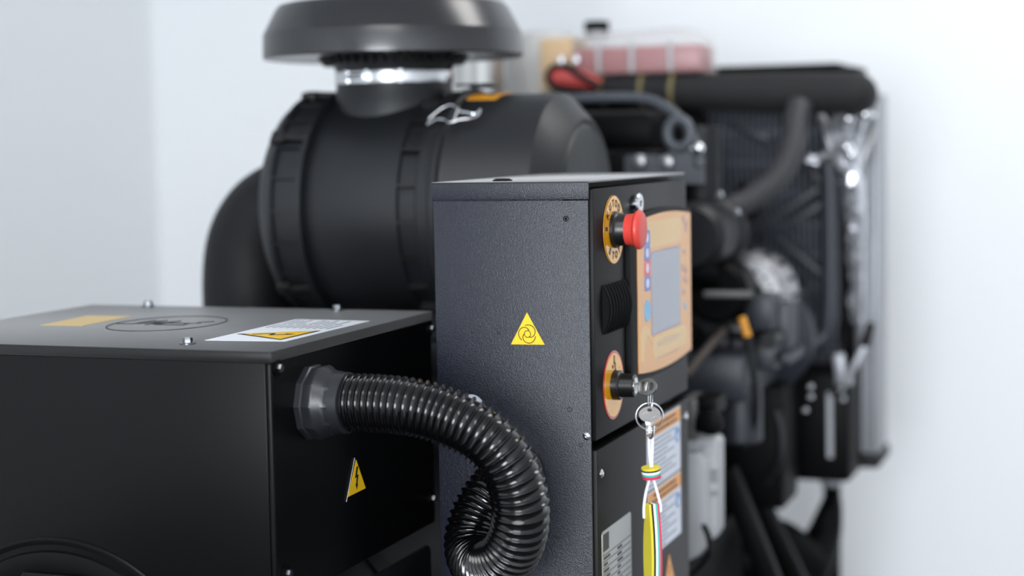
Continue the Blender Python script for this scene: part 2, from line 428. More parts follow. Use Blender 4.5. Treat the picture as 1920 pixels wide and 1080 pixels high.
g = G('black').lathe([(-.001, .0032), (.0004, .0032), (.0004, .0024), (-.0006, .0022)], (-.5995, CY0+.0003, 1.3645), -Y, 20)
g.lathe([(-.001, .0015), (.0006, .0015)], (-.5995, CY0+.0003, 1.3645), -Y, 16)
put('hole_plug', g, cab)
put('side_screw', G('steel').screw((-.5788, CY0+.0004, 1.1213), -Y, .0036), cab)
put('door_screw', G('steel').screw((CX1, 1.822, 1.0746), X, .0042), low)
put('door_screw', G('steel').screw((CX1, 2.2035, 1.0797), X, .0050), low)
g = G('steel').lathe([(0, .006), (.004, .006), (.004, .0128), (.0060, .0128), (.0078, .0112), (.0080, .0045), (.0068, .0040)], (CX1, 1.9707, 1.3741), X, 32)
g.m('ink').box(CX1+.0066, CX1+.0080, 1.9692, 1.9722, 1.3705, 1.3777)
put('cam_lock', g, cab, 'chrome cam lock')
# emergency stop
EY, EZ = 1.8820, 1.3478
g = G('amber').lathe([(0, .0400), (.0007, .0400), (.0010, .0396)], (CX1, EY, EZ), X, 64)
stop = put('emergency_stop', g, cab, 'round amber plate with red mushroom button')
g = G('ink')
ef = frame((CX1+.0009, EY, EZ), Y, Z, X)
for ch, a in zip('SKUTODV', (176, 146, 120, 97, 75, 52, 28)):
    q = radians(a); g.text(ch, ef @ Matrix.Translation((.0302*cos(q), .0302*sin(q), 0)) @ Matrix.Rotation(q-pi/2, 4, 'Z'), .0118, .0004, 1.0)
for ch, a in zip('STOP', (233, 259, 283, 308)):
    q = radians(a); g.text(ch, ef @ Matrix.Translation((.0302*cos(q), .0302*sin(q), 0)) @ Matrix.Rotation(q+pi/2, 4, 'Z'), .0118, .0004, 1.0)
g.ring2d(circle(.0400, 64), circle(.0390, 64), ef, .0003)
put('lettering', g, stop)
g = G('collar').lathe([(.0008, .0212), (.0050, .0212), (.0062, .0196), (.0075, .0188), (.0150, .0182), (.0165, .0178)], (CX1, EY, EZ), X, 48)
put('collar', g, stop)
g = G('red').lathe([(.0140, .0165), (.0145, .0176), (.0225, .0184), (.0262, .0192), (.0285, .0220), (.0300, .0228), (.0325, .0225), (.0345, .0205), (.0358, .0150), (.0364, .0080), (.0366, .001)], (CX1, EY, EZ), X, 56)
put('push_button', g, stop)
# finned rubber pad
g = G('black')
bm = bmesh.new(); rows = []
for i in range(15):
    t = -1+2*i/14; zz = 1.2595+t*.0285; xx = CX1+.0004+.0085*(1-t*t)
    rows.append((bm.verts.new((xx, 1.8345, zz)), bm.verts.new((xx, 1.9210, zz)), bm.verts.new((CX1-.001, 1.8345, zz)), bm.verts.new((CX1-.001, 1.9210, zz))))
for A, B in zip(rows, rows[1:]):
    bm.faces.new((A[0], A[1], B[1], B[0])); bm.faces.new((A[0], B[0], B[2], A[2])); bm.faces.new((A[1], A[3], B[3], B[1]))
bmesh.ops.recalc_face_normals(bm, faces=bm.faces); g.take(bm)
for k in range(8):
    y = 1.8375+k*.0112
    g.tube([(CX1+.0012+.0085*(1-(-1+2*i/14)**2), y, 1.2595+(-1+2*i/14)*.0275) for i in range(15)], .0021, 8)
put('vent_louvre', g, cab, 'black ribbed vent pad')
# display panel
def barrel(y0, y1, z0, z1, bt, bb, n=16):
    p = [(y0+(y1-y0)*k/n, z0-bb*(1-(2*k/n-1)**2)) for k in range(n+1)]
    return p+[(y1-(y1-y0)*k/n, z1+bt*(1-(2*k/n-1)**2)) for k in range(n+1)]
g = G('black').prism(barrel(1.9270, 2.2165, 1.1660, 1.3575, .008, .008), df, .006, .0015)
disp = put('display_panel', g, cab, 'orange film control panel with grey screen')
d2 = frame((CX1+.006, 0, 0), Y, Z, X)
g = G('panel').prism(barrel(1.9570, 2.2125, 1.1705, 1.3525, .0068, .0068), d2, .0008)
put('panel_film', g, disp)
d3 = frame((CX1+.0068, 0, 0), Y, Z, X)
g = G('panel2')                                            # pale printed figure and fan of rays
g.prism([(1.968, 1.182), (1.979, 1.184), (1.986, 1.205), (1.996, 1.213), (2.012, 1.204), (2.018, 1.196), (2.012, 1.213), (1.997, 1.224), (1.978, 1.225), (1.966, 1.216)], d3, .0003)
for k in range(12): stroke(g, [(1.985+.002*k, 1.322+k*.0024), (2.03+.003*k, 1.3205+k*.0026)], .0009, d3, .0003)
g.prism(rrect(1.99, 2.165, 1.318, 1.350, .012), d3, .0002)
g.prism(rrect(2.02, 2.185, 1.180, 1.208, .010), d3, .0002)
g.m('print')
for y, z, s_ in ((2.176, 1.345, .010), (2.190, 1.334, .012), (2.178, 1.302, .006), (2.172, 1.281, .008), (2.186, 1.276, .009), (2.176, 1.266, .007), (2.190, 1.262, .007), (2.174, 1.250, .008)):
    g.ring2d(circle(s_*.5, 20, y, z), circle(s_*.33, 20, y, z), d3, .0003)
    stroke(g, [(y-s_*.8, z+s_*.3), (y+s_*.7, z+s_*.7)], .0011, d3, .0003)
for k in range(11): stroke(g, [(2.045+k*.0098, 1.1925), (2.0455+k*.0098, 1.1990), (2.0500+k*.0098, 1.1925+.0030*(k % 3))], .0014, d3, .0003)
stroke(g, [(2.035, 1.1785), (2.15, 1.1782)], .0007, d3, .0003)
g.m('sky').prism(circle(.0055, 24, 2.182, 1.2315), d3, .0003)
put('print', g, disp, 'faded symbols and pale figure printed on the film')
g = G('print').prism(rrect(2.0155, 2.1555, 1.2095, 1.3135, .002), d3, .0004)
g.m('lcd').prism(rrect(2.0180, 2.1535, 1.2119, 1.3110, .0015), d3, .0006)
put('screen', g, disp, 'blank grey screen')
for k, (m_, zz) in enumerate((('icon', 1.3315), ('icon', 1.3130), ('pink', 1.2945), ('icon', 1.2760))):
    g = G(m_).prism(rrect(1.9865, 2.0115, zz-.009, zz+.009, .001), d3, .0004)
    g.m('iconlight').prism(circle(.0055, 20, 1.999, zz, ry=.006), d3, .0006)
    put('panel_button', g, disp, 'red key' if m_ == 'pink' else None)
g = G('sky').prism(circle(.0135, 40, 1.998, 1.2425), d3, .0005)
put('oval_button', g, disp, 'round light blue key')
# key switch
KY, KZ = 1.8735, 1.1687
g = G('redrim').lathe([(0, .0400), (.0008, .0400), (.001, .0397)], (CX1, KY, KZ), X, 64)
g.m('amber').lathe([(.0009, .0368), (.0012, .0368)], (CX1, KY, KZ), X, 64)
ks = put('key_switch', g, cab, 'round amber plate with red rim')
kf = frame((CX1+.0012, KY, KZ), Y, Z, X)
g = G('ink')
for s_, x, y in (('I', .001, .0320), ('ON', .001, .0285), ('OFF', .0050, .0200), ('O', -.005, .0215), ('.', .0215, .0190)):
    g.text(s_, kf @ Matrix.Translation((x, y, 0)) @ Matrix.Rotation(radians(90 if len(s_) > 1 else 0), 4, 'Z'), .0062, .0004)
put('lettering', g, ks)
g = G('collar').lathe([(.0010, .0172), (.0085, .0172), (.0100, .0160), (.0102, .0140), (.0255, .0132), (.0268, .0122)], (CX1, KY, KZ), X, 48)
g.m('steel').lathe([(.0266, .0095), (.0274, .0095), (.0277, .0085)], (CX1, KY, KZ), X, 32)
put('barrel', g, ks)
# instruction stickers and rating plate on the lower door
for z0, z1 in ((1.0150, 1.0995), (.9285, 1.0125)):
    g = G('lab').prism([(2.0120, z0), (2.1745, z0), (2.1745, z1), (2.0120, z1)], df, .0004)
    g.m('orange').prism([(2.0130, z1-.0200), (2.1735, z1-.0200), (2.1735, z1-.0020), (2.0130, z1-.0020)], df, .0007)
    g.m('ink')
    for zz, ya, yb in ((z1-.0075, 2.040, 2.150), (z1-.0150, 2.030, 2.155)):
        y = ya
        while y < yb:
            ww = random.uniform(.008, .018); g.prism([(y, zz-.0018), (min(y+ww, yb), zz-.0018), (min(y+ww, yb), zz+.0018), (y, zz+.0018)], df, .0009); y += ww+.004
    g.m('inkgrey')
    for k in range(10):
        zz = z1-.0255-k*.0060; y = 2.018; e = 2.150 if k % 2 == 0 else random.uniform(2.08, 2.13)
        if k in (1, 2, 3, 4, 5): e = min(e, 2.142)
        g.prism([(y, zz-.0007), (e, zz-.0007), (e, zz+.0007), (y, zz+.0007)], df, .0007)
    g.m('blue').prism(circle(.0105, 32, 2.158, z1-.0365), df, .0007)
    g.m('iconlight').prism(circle(.0042, 24, 2.158, z1-.0385, ry=.0055), df, .0010)
    put('instruction_sticker', g, low, 'white instruction sheet with orange heading, '+('upper' if z0 > 1 else 'lower')+' of the two')
g = G('plate').prism(rrect(1.8205, 1.9375, .85, 1.0072, .005), df, .0008, .0003)
pf = frame((CX1+.0008, 0, 0), Y, Z, X)
g.m('ink').prism([(1.8245, .9835), (1.8460, .9835), (1.8460, 1.0035), (1.8245, 1.0035)], pf, .0002)
for k in range(16):
    zz = .9790-k*.0075
    g.prism([(1.8240, zz-.0004), (1.9345, zz-.0004), (1.9345, zz+.0004), (1.8240, zz+.0004)], pf, .0002)
    for a, b_ in ((1.826, 1.826+random.uniform(.010, .028)), (1.880, 1.880+random.uniform(.008, .022))):
        g.prism([(a, zz-.0052), (b_, zz-.0052), (b_, zz-.0022), (a, zz-.0022)], pf, .0002)
put('rating_plate', g, low, 'silver rating plate with rows of small print')
g = G('ink').prism([(2.082, .8735), (2.140, .8735), (2.111, .9180)], df, .0004)
g.m('orange').prism([(2.086, .8757), (2.136, .8757), (2.111, .9145)], df, .0007)
g.m('ink').prism([(2.1095, .900), (2.1125, .900), (2.1120, .886), (2.1100, .886)], df, .0009)
put('warning_sticker', g, low, 'yellow warning triangle low on the door')

# ---------------------------------------------------------------- key, ring and foam float
def flat(g, poly, o, u, v, t):
    u, v = V(u).normalized(), V(v).normalized(); n = u.cross(v)
    g.prism(poly, frame(V(o)-n*t/2, u, v), t, .0003)
def bow_ring(g, outer, inner, o, u, v, t):
    u, v = V(u).normalized(), V(v).normalized(); n = u.cross(v)
    g.ring2d(outer, inner, frame(V(o)-n*t/2, u, v), t)
ku, kv = V(.97, -.10, 0), V(.10, .45, .9)
ku.normalize(); kv = (kv-ku*kv.dot(ku)).normalized()
g = G('nickel'); ko = V(CX1+.0405, KY, KZ-.001)
outer = [(.0115*cos(a)*(1.05 if cos(a) > 0 else 1.0), .0105*sin(a)) for a in (2*pi*k/40 for k in range(40))]
inner = [(.0052+.0032*cos(a), .0002+.0050*sin(a)) for a in (2*pi*k/40 for k in range(40))]
bow_ring(g, outer, inner, ko, ku, kv, .0022)
flat(g, rrect(-.016, -.009, -.0042, .0042, .001), ko, ku, kv, .0022)
flat(g, rrect(-.0065, .0005, -.0058, .0058, .001), ko, ku, kv, .0027)
put('ignition_key', g, None, 'nickel key standing in the black key switch', 'key')
rd = V(.9388, .3461, 0).normalized()                       # direction facing the camera sideways
hz = lambda a, z: V(-.5266, 1.8741, 0)+rd*a+Z*z
g = G('steel')
for d in (-.0012, .0012):
    g.tube([hz(d, 1.1510)+Y*.004*cos(t)*.6+Z*.0098*sin(t)+rd*.0006*cos(t) for t in (2*pi*k/28 for k in range(28))], .0008, 8, closed=True)
put('link', g, None, 'small steel link joining the ignition key to the key ring', 'key link')
g = G('steel'); rc = hz(-.0008, 1.1338)
for d in (-.0007, .0007):
    g.tube([rc+rd*.0156*cos(t)+Z*.0156*sin(t)+Y*d for t in (2*pi*k/56 for k in range(56))], .0008, 8, closed=True)
put('key_ring', g, None, 'round steel split ring hanging below the key switch', 'key ring')
g = G('nickel'); so = hz(0, 1.1365)-Y*.0028
outer = [(.0125*cos(a), .0092*sin(a)) for a in (2*pi*k/40 for k in range(40))]
inner = [(.0030*cos(a), .0052+.0019*sin(a)) for a in (2*pi*k/40 for k in range(40))]
bow_ring(g, outer, inner, so, rd, Z, .0022)
bow_ring(g, [(.0078*cos(a), -.0012+.0040*sin(a)) for a in (2*pi*k/32 for k in range(32))], [(.0068*cos(a), -.0012+.0032*sin(a)) for a in (2*pi*k/32 for k in range(32))], so-Y*.0012, rd, Z, .0012)
flat(g, [(-.0055, -.0075), (.0055, -.0075), (.0046, -.0115), (.0042, -.026), (.0016, -.0290), (-.0012, -.0285), (-.0016, -.0262), (-.0034, -.0250), (-.0018, -.0225), (-.0040, -.0205), (-.0026, -.0180), (-.0046, -.0150)], so, rd, Z, .0020)
flat(g, rrect(.0002, .0016, -.027, -.009, .0004), so, rd, Z, .0027)
put('spare_key', g, None, 'flat spare key hanging upside down on the split ring', 'key')
fl = thing('key_float', hz(0, .96), 'striped foam key float on a white cord hanging from the split ring', 'keychain')
g = G('strap')
g.tube(smooth_path([hz(-.0016, 1.1200), hz(-.0018, 1.105), hz(-.0015, 1.09), hz(0, 1.0755), hz(-.001, 1.064), hz(-.0060, 1.045), hz(-.0085, 1.028), hz(-.0085, 1.015)], 6), .0017, 10)
g.tube(smooth_path([hz(.0016, 1.1200), hz(.0022, 1.105), hz(.0017, 1.09), hz(.001, 1.0755), hz(.0022, 1.064), hz(.0070, 1.045), hz(.0105, 1.030), hz(.0105, 1.022)], 6), .0017, 10)
for z, r in ((1.1200, .0036), (1.1175, .0038), (1.1150, .0034)):
    g.tube([hz(r*cos(t), z)+Y*r*.8*sin(t)+Z*.0006*sin(3*t) for t in (2*pi*k/20 for k in range(20))], .0016, 8, closed=True)
for k in range(7): g.tube([hz(-.003+.001*k, 1.118), hz(-.0052+.0017*k, 1.1225+.001*(k % 2))], .0006, 6)
put('cord', g, fl)
g = G('f_red')
bo = hz(.0006, 1.0620)
for k, (m_, hh) in enumerate((('f_red', .0035), ('f_teal', .0024), ('f_white', .0027), ('f_black', .0018), ('f_yellow', .0026))):
    z0 = sum((.0035, .0024, .0027, .0018, .0026)[:k])
    g.m(m_).lathe([(z0, .0107), (z0+.0003, .0110), (z0+hh-.0003, .0110), (z0+hh, .0107)], bo, V(-.05, -.10, 1), 40)
put('foam_bead', g, fl, 'round foam bead striped yellow, black, white, teal and crimson')
# slim float, layers stacked edge-on towards the camera
fu = (rd*.88+Y*.47).normalized(); fd = (fu.cross(Z)).normalized()
g = G('f_yellow')
def leaf(s0, s1, m_):
    """one foam layer: leaf-shaped outline in the depth direction, s0..s1 across"""
    n = 20; prof = []
    for k in range(n+1):
        t = k/n; prof.append((.0105*max(.30, math.sin(pi*(.08+.84*t)))**.7, 1.032-.125*t))
    poly = [(a, z) for a, z in prof]+[(-a, z) for a, z in prof[::-1]]
    o = hz(0, 0); o.z = 0
    g.m(m_).prism(poly, frame(o+fu*s0, fd, Z, fd.cross(Z)), (s1-s0)*(1 if fd.cross(Z).dot(fu) > 0 else -1))
leaf(-.0056, -.0026, 'f_yellow'); leaf(-.0026, .0000, 'f_black'); leaf(.0000, .0028, 'f_white'); leaf(.0028, .0054, 'f_teal'); leaf(.0054, .0080, 'f_red')
put('foam_float', g, fl, 'long foam float striped yellow, black, white, teal and crimson')

# ---------------------------------------------------------------- corrugated conduit from the terminal box into the cabinet
hose = thing('cable_conduit', (-.70, 1.68, 1.0), 'glossy black corrugated conduit looping from terminal box to control cabinet', 'conduit')
path = smooth_path([(-.790, 1.606, 1.180), (-0.7935, 1.605, 1.1806), (-0.7503, 1.605, 1.1811), (-0.7113, 1.606, 1.179), (-0.6802, 1.61, 1.1723), (-0.6483, 1.614, 1.1596), (-0.6235, 1.619, 1.1416), (-0.608, 1.625, 1.1185), (-0.6011, 1.632, 1.0918), (-0.6016, 1.64, 1.0632), (-0.6112, 1.652, 1.034), (-0.6309, 1.668, 1.0077), (-0.6591, 1.69, 0.9911), (-0.6831, 1.712, 0.9959), (-0.6923, 1.728, 1.0132), (-0.6908, 1.74, 1.0335), (-0.683, 1.752, 1.0519), (-0.6729, 1.77, 1.0671), (-0.6685, 1.8, 1.0725)], 40)
L = [0.]
for a, b_ in zip(path, path[1:]): L.append(L[-1]+(b_-a).length)
prof = ((0, .0272), (.30, .0274), (.52, .0276), (.60, .0282), (.67, .0302), (.74, .0307), (.82, .0303), (.90, .0280))
def pitch_at(q): return .0071+.0026*math.exp(-((q/L[-1]-.45)/.17)**2)
pts, rad = [], []
q0 = 0.; i = 0
while True:
    done = False
    for t, r in prof:
        q = q0+t*pitch_at(q0)
        if q >= L[-1]: done = True; break
        while L[i+1] < q: i += 1
        f_ = (q-L[i])/(L[i+1]-L[i]); pts.append(path[i].lerp(path[i+1], f_)); rad.append(r)
    if done: break
    q0 += pitch_at(q0)
put('corrugated_tube', G('hose').tube(pts, rad, 40), hose, angle=60)
g = G('gland')
go = V(TX1-.0012, 1.606, 1.180)
g.lathe([(0, .0405), (.006, .0405), (.0075, .039)], go, X, 10).lathe([(.0075, .0385), (.016, .0400), (.019, .0395), (.026, .0345), (.0345, .0335), (.036, .0315)], go, X, 10)
g.lathe([(.03, .0330), (.044, .0325), (.0455, .030)], go, X, 48)
put('gland_nut', g, hose, 'dark grey ribbed gland nut')
g = G('gland').lathe([(0, .040), (.006, .040), (.008, .034), (.018, .034)], (-0.6675, 1.7972, 1.0731), -Y, 12)
put('gland_nut', g, hose)

# ---------------------------------------------------------------- air cleaner
AY, AZ = 2.32, 1.358
ac = thing('air_cleaner', (-.98, AY, 1.16), 'large black ribbed air cleaner drum with wire latch behind the cabinet', 'air filter')
g = G('plastic')
g.lathe([(-1.112, .158), (-1.10, .1615), (-1.00, .1620), (-.968, .1605), (-.9665, .1560), (-.9400, .1560), (-.9385, .1640), (-.936, .1668), (-.920, .1672), (-.916, .1705), (-.907, .1705), (-.905, .1640), (-.900, .1618), (-.776, .1610), (-.7740, .1600), (-.7440, .1275), (-.7420, .1245), (-.7425, .1190), (-.7450, .1180), (-.7390, .1120), (-.7350, .090), (-.7340, .03)], (0, AY, AZ), X, 96)
g.m('plastic_dark')
for k in range(20):
    a = 2*pi*k/20+.1
    d = V(0, cos(a), sin(a)); p = V(0, AY, AZ)+d*.1605
    g.beam(p+X*-.9665, p+X*-.912, .0028, .0135, d)
put('body', g, ac)
g = G('plastic')
g.lathe([(-1.198, .10), (-1.192, .142), (-1.182, .156), (-1.172, .1625), (-1.1665, .1685), (-1.159, .1685), (-1.1575, .1630), (-1.1200, .1650), (-1.1185, .1730), (-1.1110, .1730), (-1.1090, .160)], (0, AY, AZ), X, 96)
for k in range(22):
    a = 2*pi*k/22
    d = V(0, cos(a), sin(a)); p = V(0, AY, AZ)+d*.1655
    g.beam(p+X*-1.158, p+X*-1.120, .003, .006, d)
put('end_cover', g, ac)
for a in (142, 222, 100, 300):
    a = radians(a); d = V(0, cos(a), sin(a)); p = V(0, AY, AZ)+d*.168; t_ = X.cross(d)
    g = G('plastic_dark').beam(p+X*-1.172, p+X*-1.150, .020, .012, d, .002).beam(p+X*-1.150+d*.002, p+X*-1.112, .012, .008, d, .002)
    put('cover_clip', g, ac)
# wire latches over the joint
def wire_latch(a):
    a = radians(a); d = V(0, cos(a), sin(a)); t_ = -X.cross(d); o = V(0, AY, AZ)
    def q(sx, tt, h): return o+X*(-.932+sx*.92)+t_*tt*1.35+d*(.1715+h)
    k = .00022
    up_ = [(1195, 815), (1260, 765), (1330, 745), (1390, 765), (1420, 792), (1480, 797), (1520, 800), (1545, 782), (1548, 765)]
    lo_ = [(1195, 855), (1270, 835), (1340, 850), (1380, 870), (1440, 850), (1510, 832), (1545, 805), (1552, 780)]
    g = G('steel')
    for P in (up_, lo_):
        g.tube(smooth_path([q((x-1195)*k, (812-y)*k, .003+.006*sin(pi*(x-1195)/370)) for x, y in P], 5), .0021, 10)
    g.tube([q(.045, .009, .009), q(.045, -.011, .009)], .0026, 10)
    g.tube([q(0, .001, .003), q(-.002, -.004, .002), q(0, -.009, .003)], .0021, 10)
    put('wire_latch', g, ac, 'bright steel wire latch')
wire_latch(133); wire_latch(10)
def patch(g, x0, x1, a0, a1, r):
    bm = bmesh.new(); n = 10; A = []
    for k in range(n+1):
        a = radians(a0+(a1-a0)*k/n); d = V(0, cos(a), sin(a)); A.append((bm.verts.new(V(x0, AY, AZ)+d*r), bm.verts.new(V(x1, AY, AZ)+d*r), bm.verts.new(V(x0, AY, AZ)+d*(r-.002)), bm.verts.new(V(x1, AY, AZ)+d*(r-.002))))
    for P, Q in zip(A, A[1:]):
        bm.faces.new((P[0], P[1], Q[1], Q[0])); bm.faces.new((P[0], Q[0], Q[2], P[2])); bm.faces.new((P[1], P[3], Q[3], Q[1]))
    for P in (A[0], A[-1]): bm.faces.new((P[0], P[2], P[3], P[1]))
    bmesh.ops.recalc_face_normals(bm, faces=bm.faces); g.take(bm)
g = G('ltan').m('dip'); patch(g, -.9045, -.858, 83, 109, .1632)
g.m('brown'); patch(g, -.880, -.868, 90, 103, .1637)
put('sticker', g, ac, 'yellow sticker on top of the drum')
g = G('plastic_dark'); patch(g, -.93, -.89, 78, 100, .178)
put('lug', g, ac)
g = G('plastic').lathe([(.130, .094), (.158, .090), (.172, .0855), (.186, .0845)], (-1.038, AY, AZ), Z, 64)
put('inlet_neck', g, ac)
for x in (-1.085, -.925):
    g = G('engine2').prism([(-.045, 0), (.045, 0), (.028, .075), (-.028, .075)], frame((x, AY-.05, 1.165), X, Z, -Y), -.10)
    put('foot_bracket', g, ac)
g = G('engine').box(-1.17, -.86, AY-.09, AY+.10, 1.115, 1.168, .006)
g.box(-1.05, -.95, AY+.09, AY+.15, 1.115, 1.145, .005)
put('mount_plate', g, ac)

el = G('rubber').tube(smooth_path([(-1.190, AY, AZ), (-1.215, AY, AZ), (-1.252, AY, AZ-.020), (-1.277, AY, AZ-.056), (-1.287, AY, AZ-.105), (-1.288, AY, AZ-.17), (-1.286, AY, AZ-.26), (-1.25, AY+.05, AZ-.34), (-1.20, AY+.12, AZ-.37)], 8), .0735, 40)
el.tube(smooth_path([(-1.206, AY, AZ), (-1.214, AY, AZ)], 3), .0775, 40)
put('air_elbow', el, None, 'thick black rubber elbow pipe on the left end of the air cleaner', 'pipe')

rc_ = thing('rain_cap', (-1.038, AY, 1.538), 'broad black mushroom rain cap on top of the air cleaner', 'rain cap')
cp = (-1.038, AY, 0)
g = G('cap').lathe([(1.5775, .1840), (1.5762, .1895), (1.5780, .1912), (1.6115, .1900), (1.6130, .1893), (1.6470, .1715), (1.6530, .1660), (1.6555, .1560), (1.6575, .10), (1.6585, .02), (1.6550, .02), (1.6500, .155), (1.6440, .1660), (1.6100, .1850), (1.5790, .1860)], cp, Z, 112)
put('hood', g, rc_)
g = G('plastic').lathe([(1.538, .0850), (1.556, .0850), (1.560, .0865), (1.568, .0900), (1.582, .0960), (1.595, .100), (1.645, .100)], cp, Z, 64)
for k in range(44):
    a = 2*pi*k/44; d = V(cos(a), sin(a), 0)
    g.beam(V(cp)+d*.093+Z*1.572, V(cp)+d*.140+Z*1.640, .003, .024, d)
put('vane_neck', g, rc_)
g = G('steel').lathe([(1.5385, .0850), (1.5385, .0868), (1.5405, .0872), (1.5545, .0872), (1.5565, .0868), (1.5565, .0850)], cp, Z, 64)
for a in (-118, -92, -60): 
    q = radians(a); d = V(cos(q), sin(q), 0); p = V(cp)+d*.0885+Z*1.5475
    g.beam(p-Z*.0095, p+Z*.0095, .005, .004, d)
d = V(cos(radians(-104)), sin(radians(-104)), 0); t_ = d.cross(Z); p = V(cp)+d*.0905+Z*1.5478
g.cyl(p-t_*.012, p+t_*.012, .0042, seg=16)
put('hose_clamp', g, rc_, 'shiny steel band clamp')

# ---------------------------------------------------------------- exhaust behind the air cleaner
g = G('stack').cyl((-1.1696, 3.0, 1.5673)[:2]+(1.10,), (-1.1696, 3.0, 1.5673)[:2]+(2.999,), .0490, seg=48)
g.lathe([(0, .08), (.012, .08)], (-1.1696, 3.0, 1.5673)[:2]+(2.987,), Z, 48)
put('exhaust_stack', g, None, 'shiny steel exhaust pipe rising behind the rain cap', 'exhaust pipe')
g = G('silencer').lathe([(1.10, .066), (1.12, .07), (1.64, .07), (1.655, .062), (1.66, .03)], (-1.090, 3.13, 0), Z, 48)
g.lathe([(1.30, .0715), (1.34, .0715)], (-1.090, 3.13, 0), Z, 48)
put('exhaust_silencer', g, None, 'pale grey cylinder standing between exhaust pipe and red tank', 'silencer')

# ---------------------------------------------------------------- expansion tank with coolant
tk = thing('expansion_tank', (-.86, 3.06, 1.570), 'translucent plastic expansion tank half full of red coolant', 'coolant tank')
g = G('tank').prism([(-.9905, 1.569), (-.7400, 1.569), (-.7420, 1.614), (-.7500, 1.636), (-.7680, 1.648), (-.80, 1.651), (-.9750, 1.643), (-.9905, 1.630)], frame((0, 3.115, 0), X, Z, -Y), .11, .012)
put('shell', g, tk)
g = G('coolant').box(-.9860, -.7465, 3.010, 3.110, 1.5710, 1.6200, .006)
put('coolant', g, tk, 'red coolant inside')
for x in (-.935, -.872, -.800): put('rib', G('canister').box(x-.004, x+.004, 3.001, 3.006, 1.572, 1.628, .001), tk)
g = G('canister').cyl((-.955, 3.06, 1.640), (-.955, 3.06, 1.656), .021).m('black').lathe([(1.653, .0235), (1.668, .0235), (1.671, .021)], (-.955, 3.06, 0), Z, 32)
put('filler_cap', g, tk, 'black cap')
g = G('tan').box(-1.058, -.993, 3.03, 3.13, 1.545, 1.641, .004)
put('insulation_block', g, None, 'plain tan block standing left of the red coolant tank', 'block')
g = G('redrub').tube(smooth_path([(-1.0118, 2.98, 1.57), (-0.9859, 2.97, 1.5679), (-0.9607, 2.98, 1.5607), (-0.9315, 3.0, 1.5527)], 6), [.014, .0175, .0195, .0205, .0205, .0205, .020, .0195, .019, .0185, .018, .0175, .017, .016, .015, .014, .012, .01, .008][:19], 20)
g.m('rubber').tube(smooth_path([(-0.9176, 2.955, 1.5464), (-0.9543, 2.945, 1.5691), (-0.981, 2.95, 1.5854), (-1.0089, 2.96, 1.5828), (-1.0184, 2.96, 1.5667), (-1.0094, 2.96, 1.551), (-0.9813, 2.955, 1.5424), (-0.9429, 2.955, 1.5385)], 8), .0065, 12)
for p in ((-0.9863, 2.945, 1.5959), (-0.958, 2.945, 1.5959)): g.m('steel').lathe([(-.008, .006), (0, .008), (.008, .006)], p, Z, 12)
put('coolant_elbow', g, None, 'red rubber elbow with black hose loop left of the foam pipe', 'hose')

# ---------------------------------------------------------------- foam insulated pipe
ip = thing('insulated_pipe', (-0.7155, 3.03, 1.493), 'thick black foam wrapped pipe running across to the radiator top', 'pipe')
ctr = smooth_path([(-0.9791, 3.03, 1.5489), (-0.8644, 3.03, 1.5429), (-0.7446, 3.03, 1.5358), (-0.6184, 3.03, 1.5296), (-0.5142, 3.03, 1.5264), (-0.4796, 3.035, 1.5252), (-0.4775, 3.075, 1.5231), (-0.4943, 3.14, 1.5191), (-0.5168, 3.22, 1.5151)], 8)
g = G('foam').tube(ctr, [.0235+.0135*min(1, i/24) for i in range(len(ctr))], 28)
put('foam_sleeve', g, ip)
for p, r in (((-0.9337, 3.03, 1.5457), .027), ((-0.8573, 3.03, 1.5417), .030), ((-0.7991, 3.03, 1.5382), .034)):
    p = V(p); e = V(1, 0, -.04).normalized()
    g = G('brass').lathe([(-.0035, r), (-.0035, r+.0015), (.0035, r+.0015), (.0035, r)], p, e, 32)
    put('strap', g, ip)

# ---------------------------------------------------------------- radiator
rad_ = thing('radiator', (-.87, 3.33, .80), 'large black radiator with fan guard and bare metal side at the far end', 'radiator')
g = G('core').box(-1.285, -.515, 3.31, 3.39, .88, 1.52)
put('core', g, rad_)
g = G('fin')
for k in range(27):
    x = -.81+k*.0112
    g.box(x-.0016, x+.0016, 3.300, 3.314, .95, 1.515)
for z in range(9): g.box(-.81, -.515, 3.303, 3.308, .98+z*.06, .983+z*.06)
put('fin_grid', g, rad_)
g = G('black').box(-1.29, -.51, 3.29, 3.41, 1.515, 1.583, .006).box(-.815, -.545, 3.28, 3.42, 1.583, 1.590, .002)
put('top_tank', g, rad_)
g = G('black').box(-1.29, -.51, 3.27, 3.41, .80, .90, .006).box(-.535, -.512, 3.26, 3.40, .86, 1.52, .002).box(-1.29, -.80, 3.25, 3.30, .88, 1.50, .004)
put('shroud', g, rad_)
g = G('alu2').box(-.512, -.470, 3.28, 3.40, .84, 1.53, .003).box(-.506, -.490, 3.268, 3.285, .845, 1.50, .003).box(-.478, -.468, 3.262, 3.285, .845, 1.50, .003)
put('side_channel', g, rad_, 'bare pale metal side channel')
g = G('rubber').box(-.516, -.464, 3.26, 3.41, .815, .842, .008)
put('foot_pad', g, rad_)
g = G('engine2')
for a, b_ in (((-0.55, 3.17, 1.3649), (-0.7143, 3.17, 1.2565)), ((-0.5432, 3.17, 1.3362), (-0.6582, 3.17, 1.2607)), ((-0.704, 3.17, 1.2606), (-0.5833, 3.17, 1.1492)), ((-0.6481, 3.17, 1.2688), (-0.5533, 3.17, 1.1895)), ((-0.5895, 3.17, 1.4097), (-0.553, 3.17, 1.3481)), ((-0.7282, 3.17, 1.4776), (-0.6554, 3.17, 1.4464))):
    g.beam(a, b_, .015, .008, Y, .003)
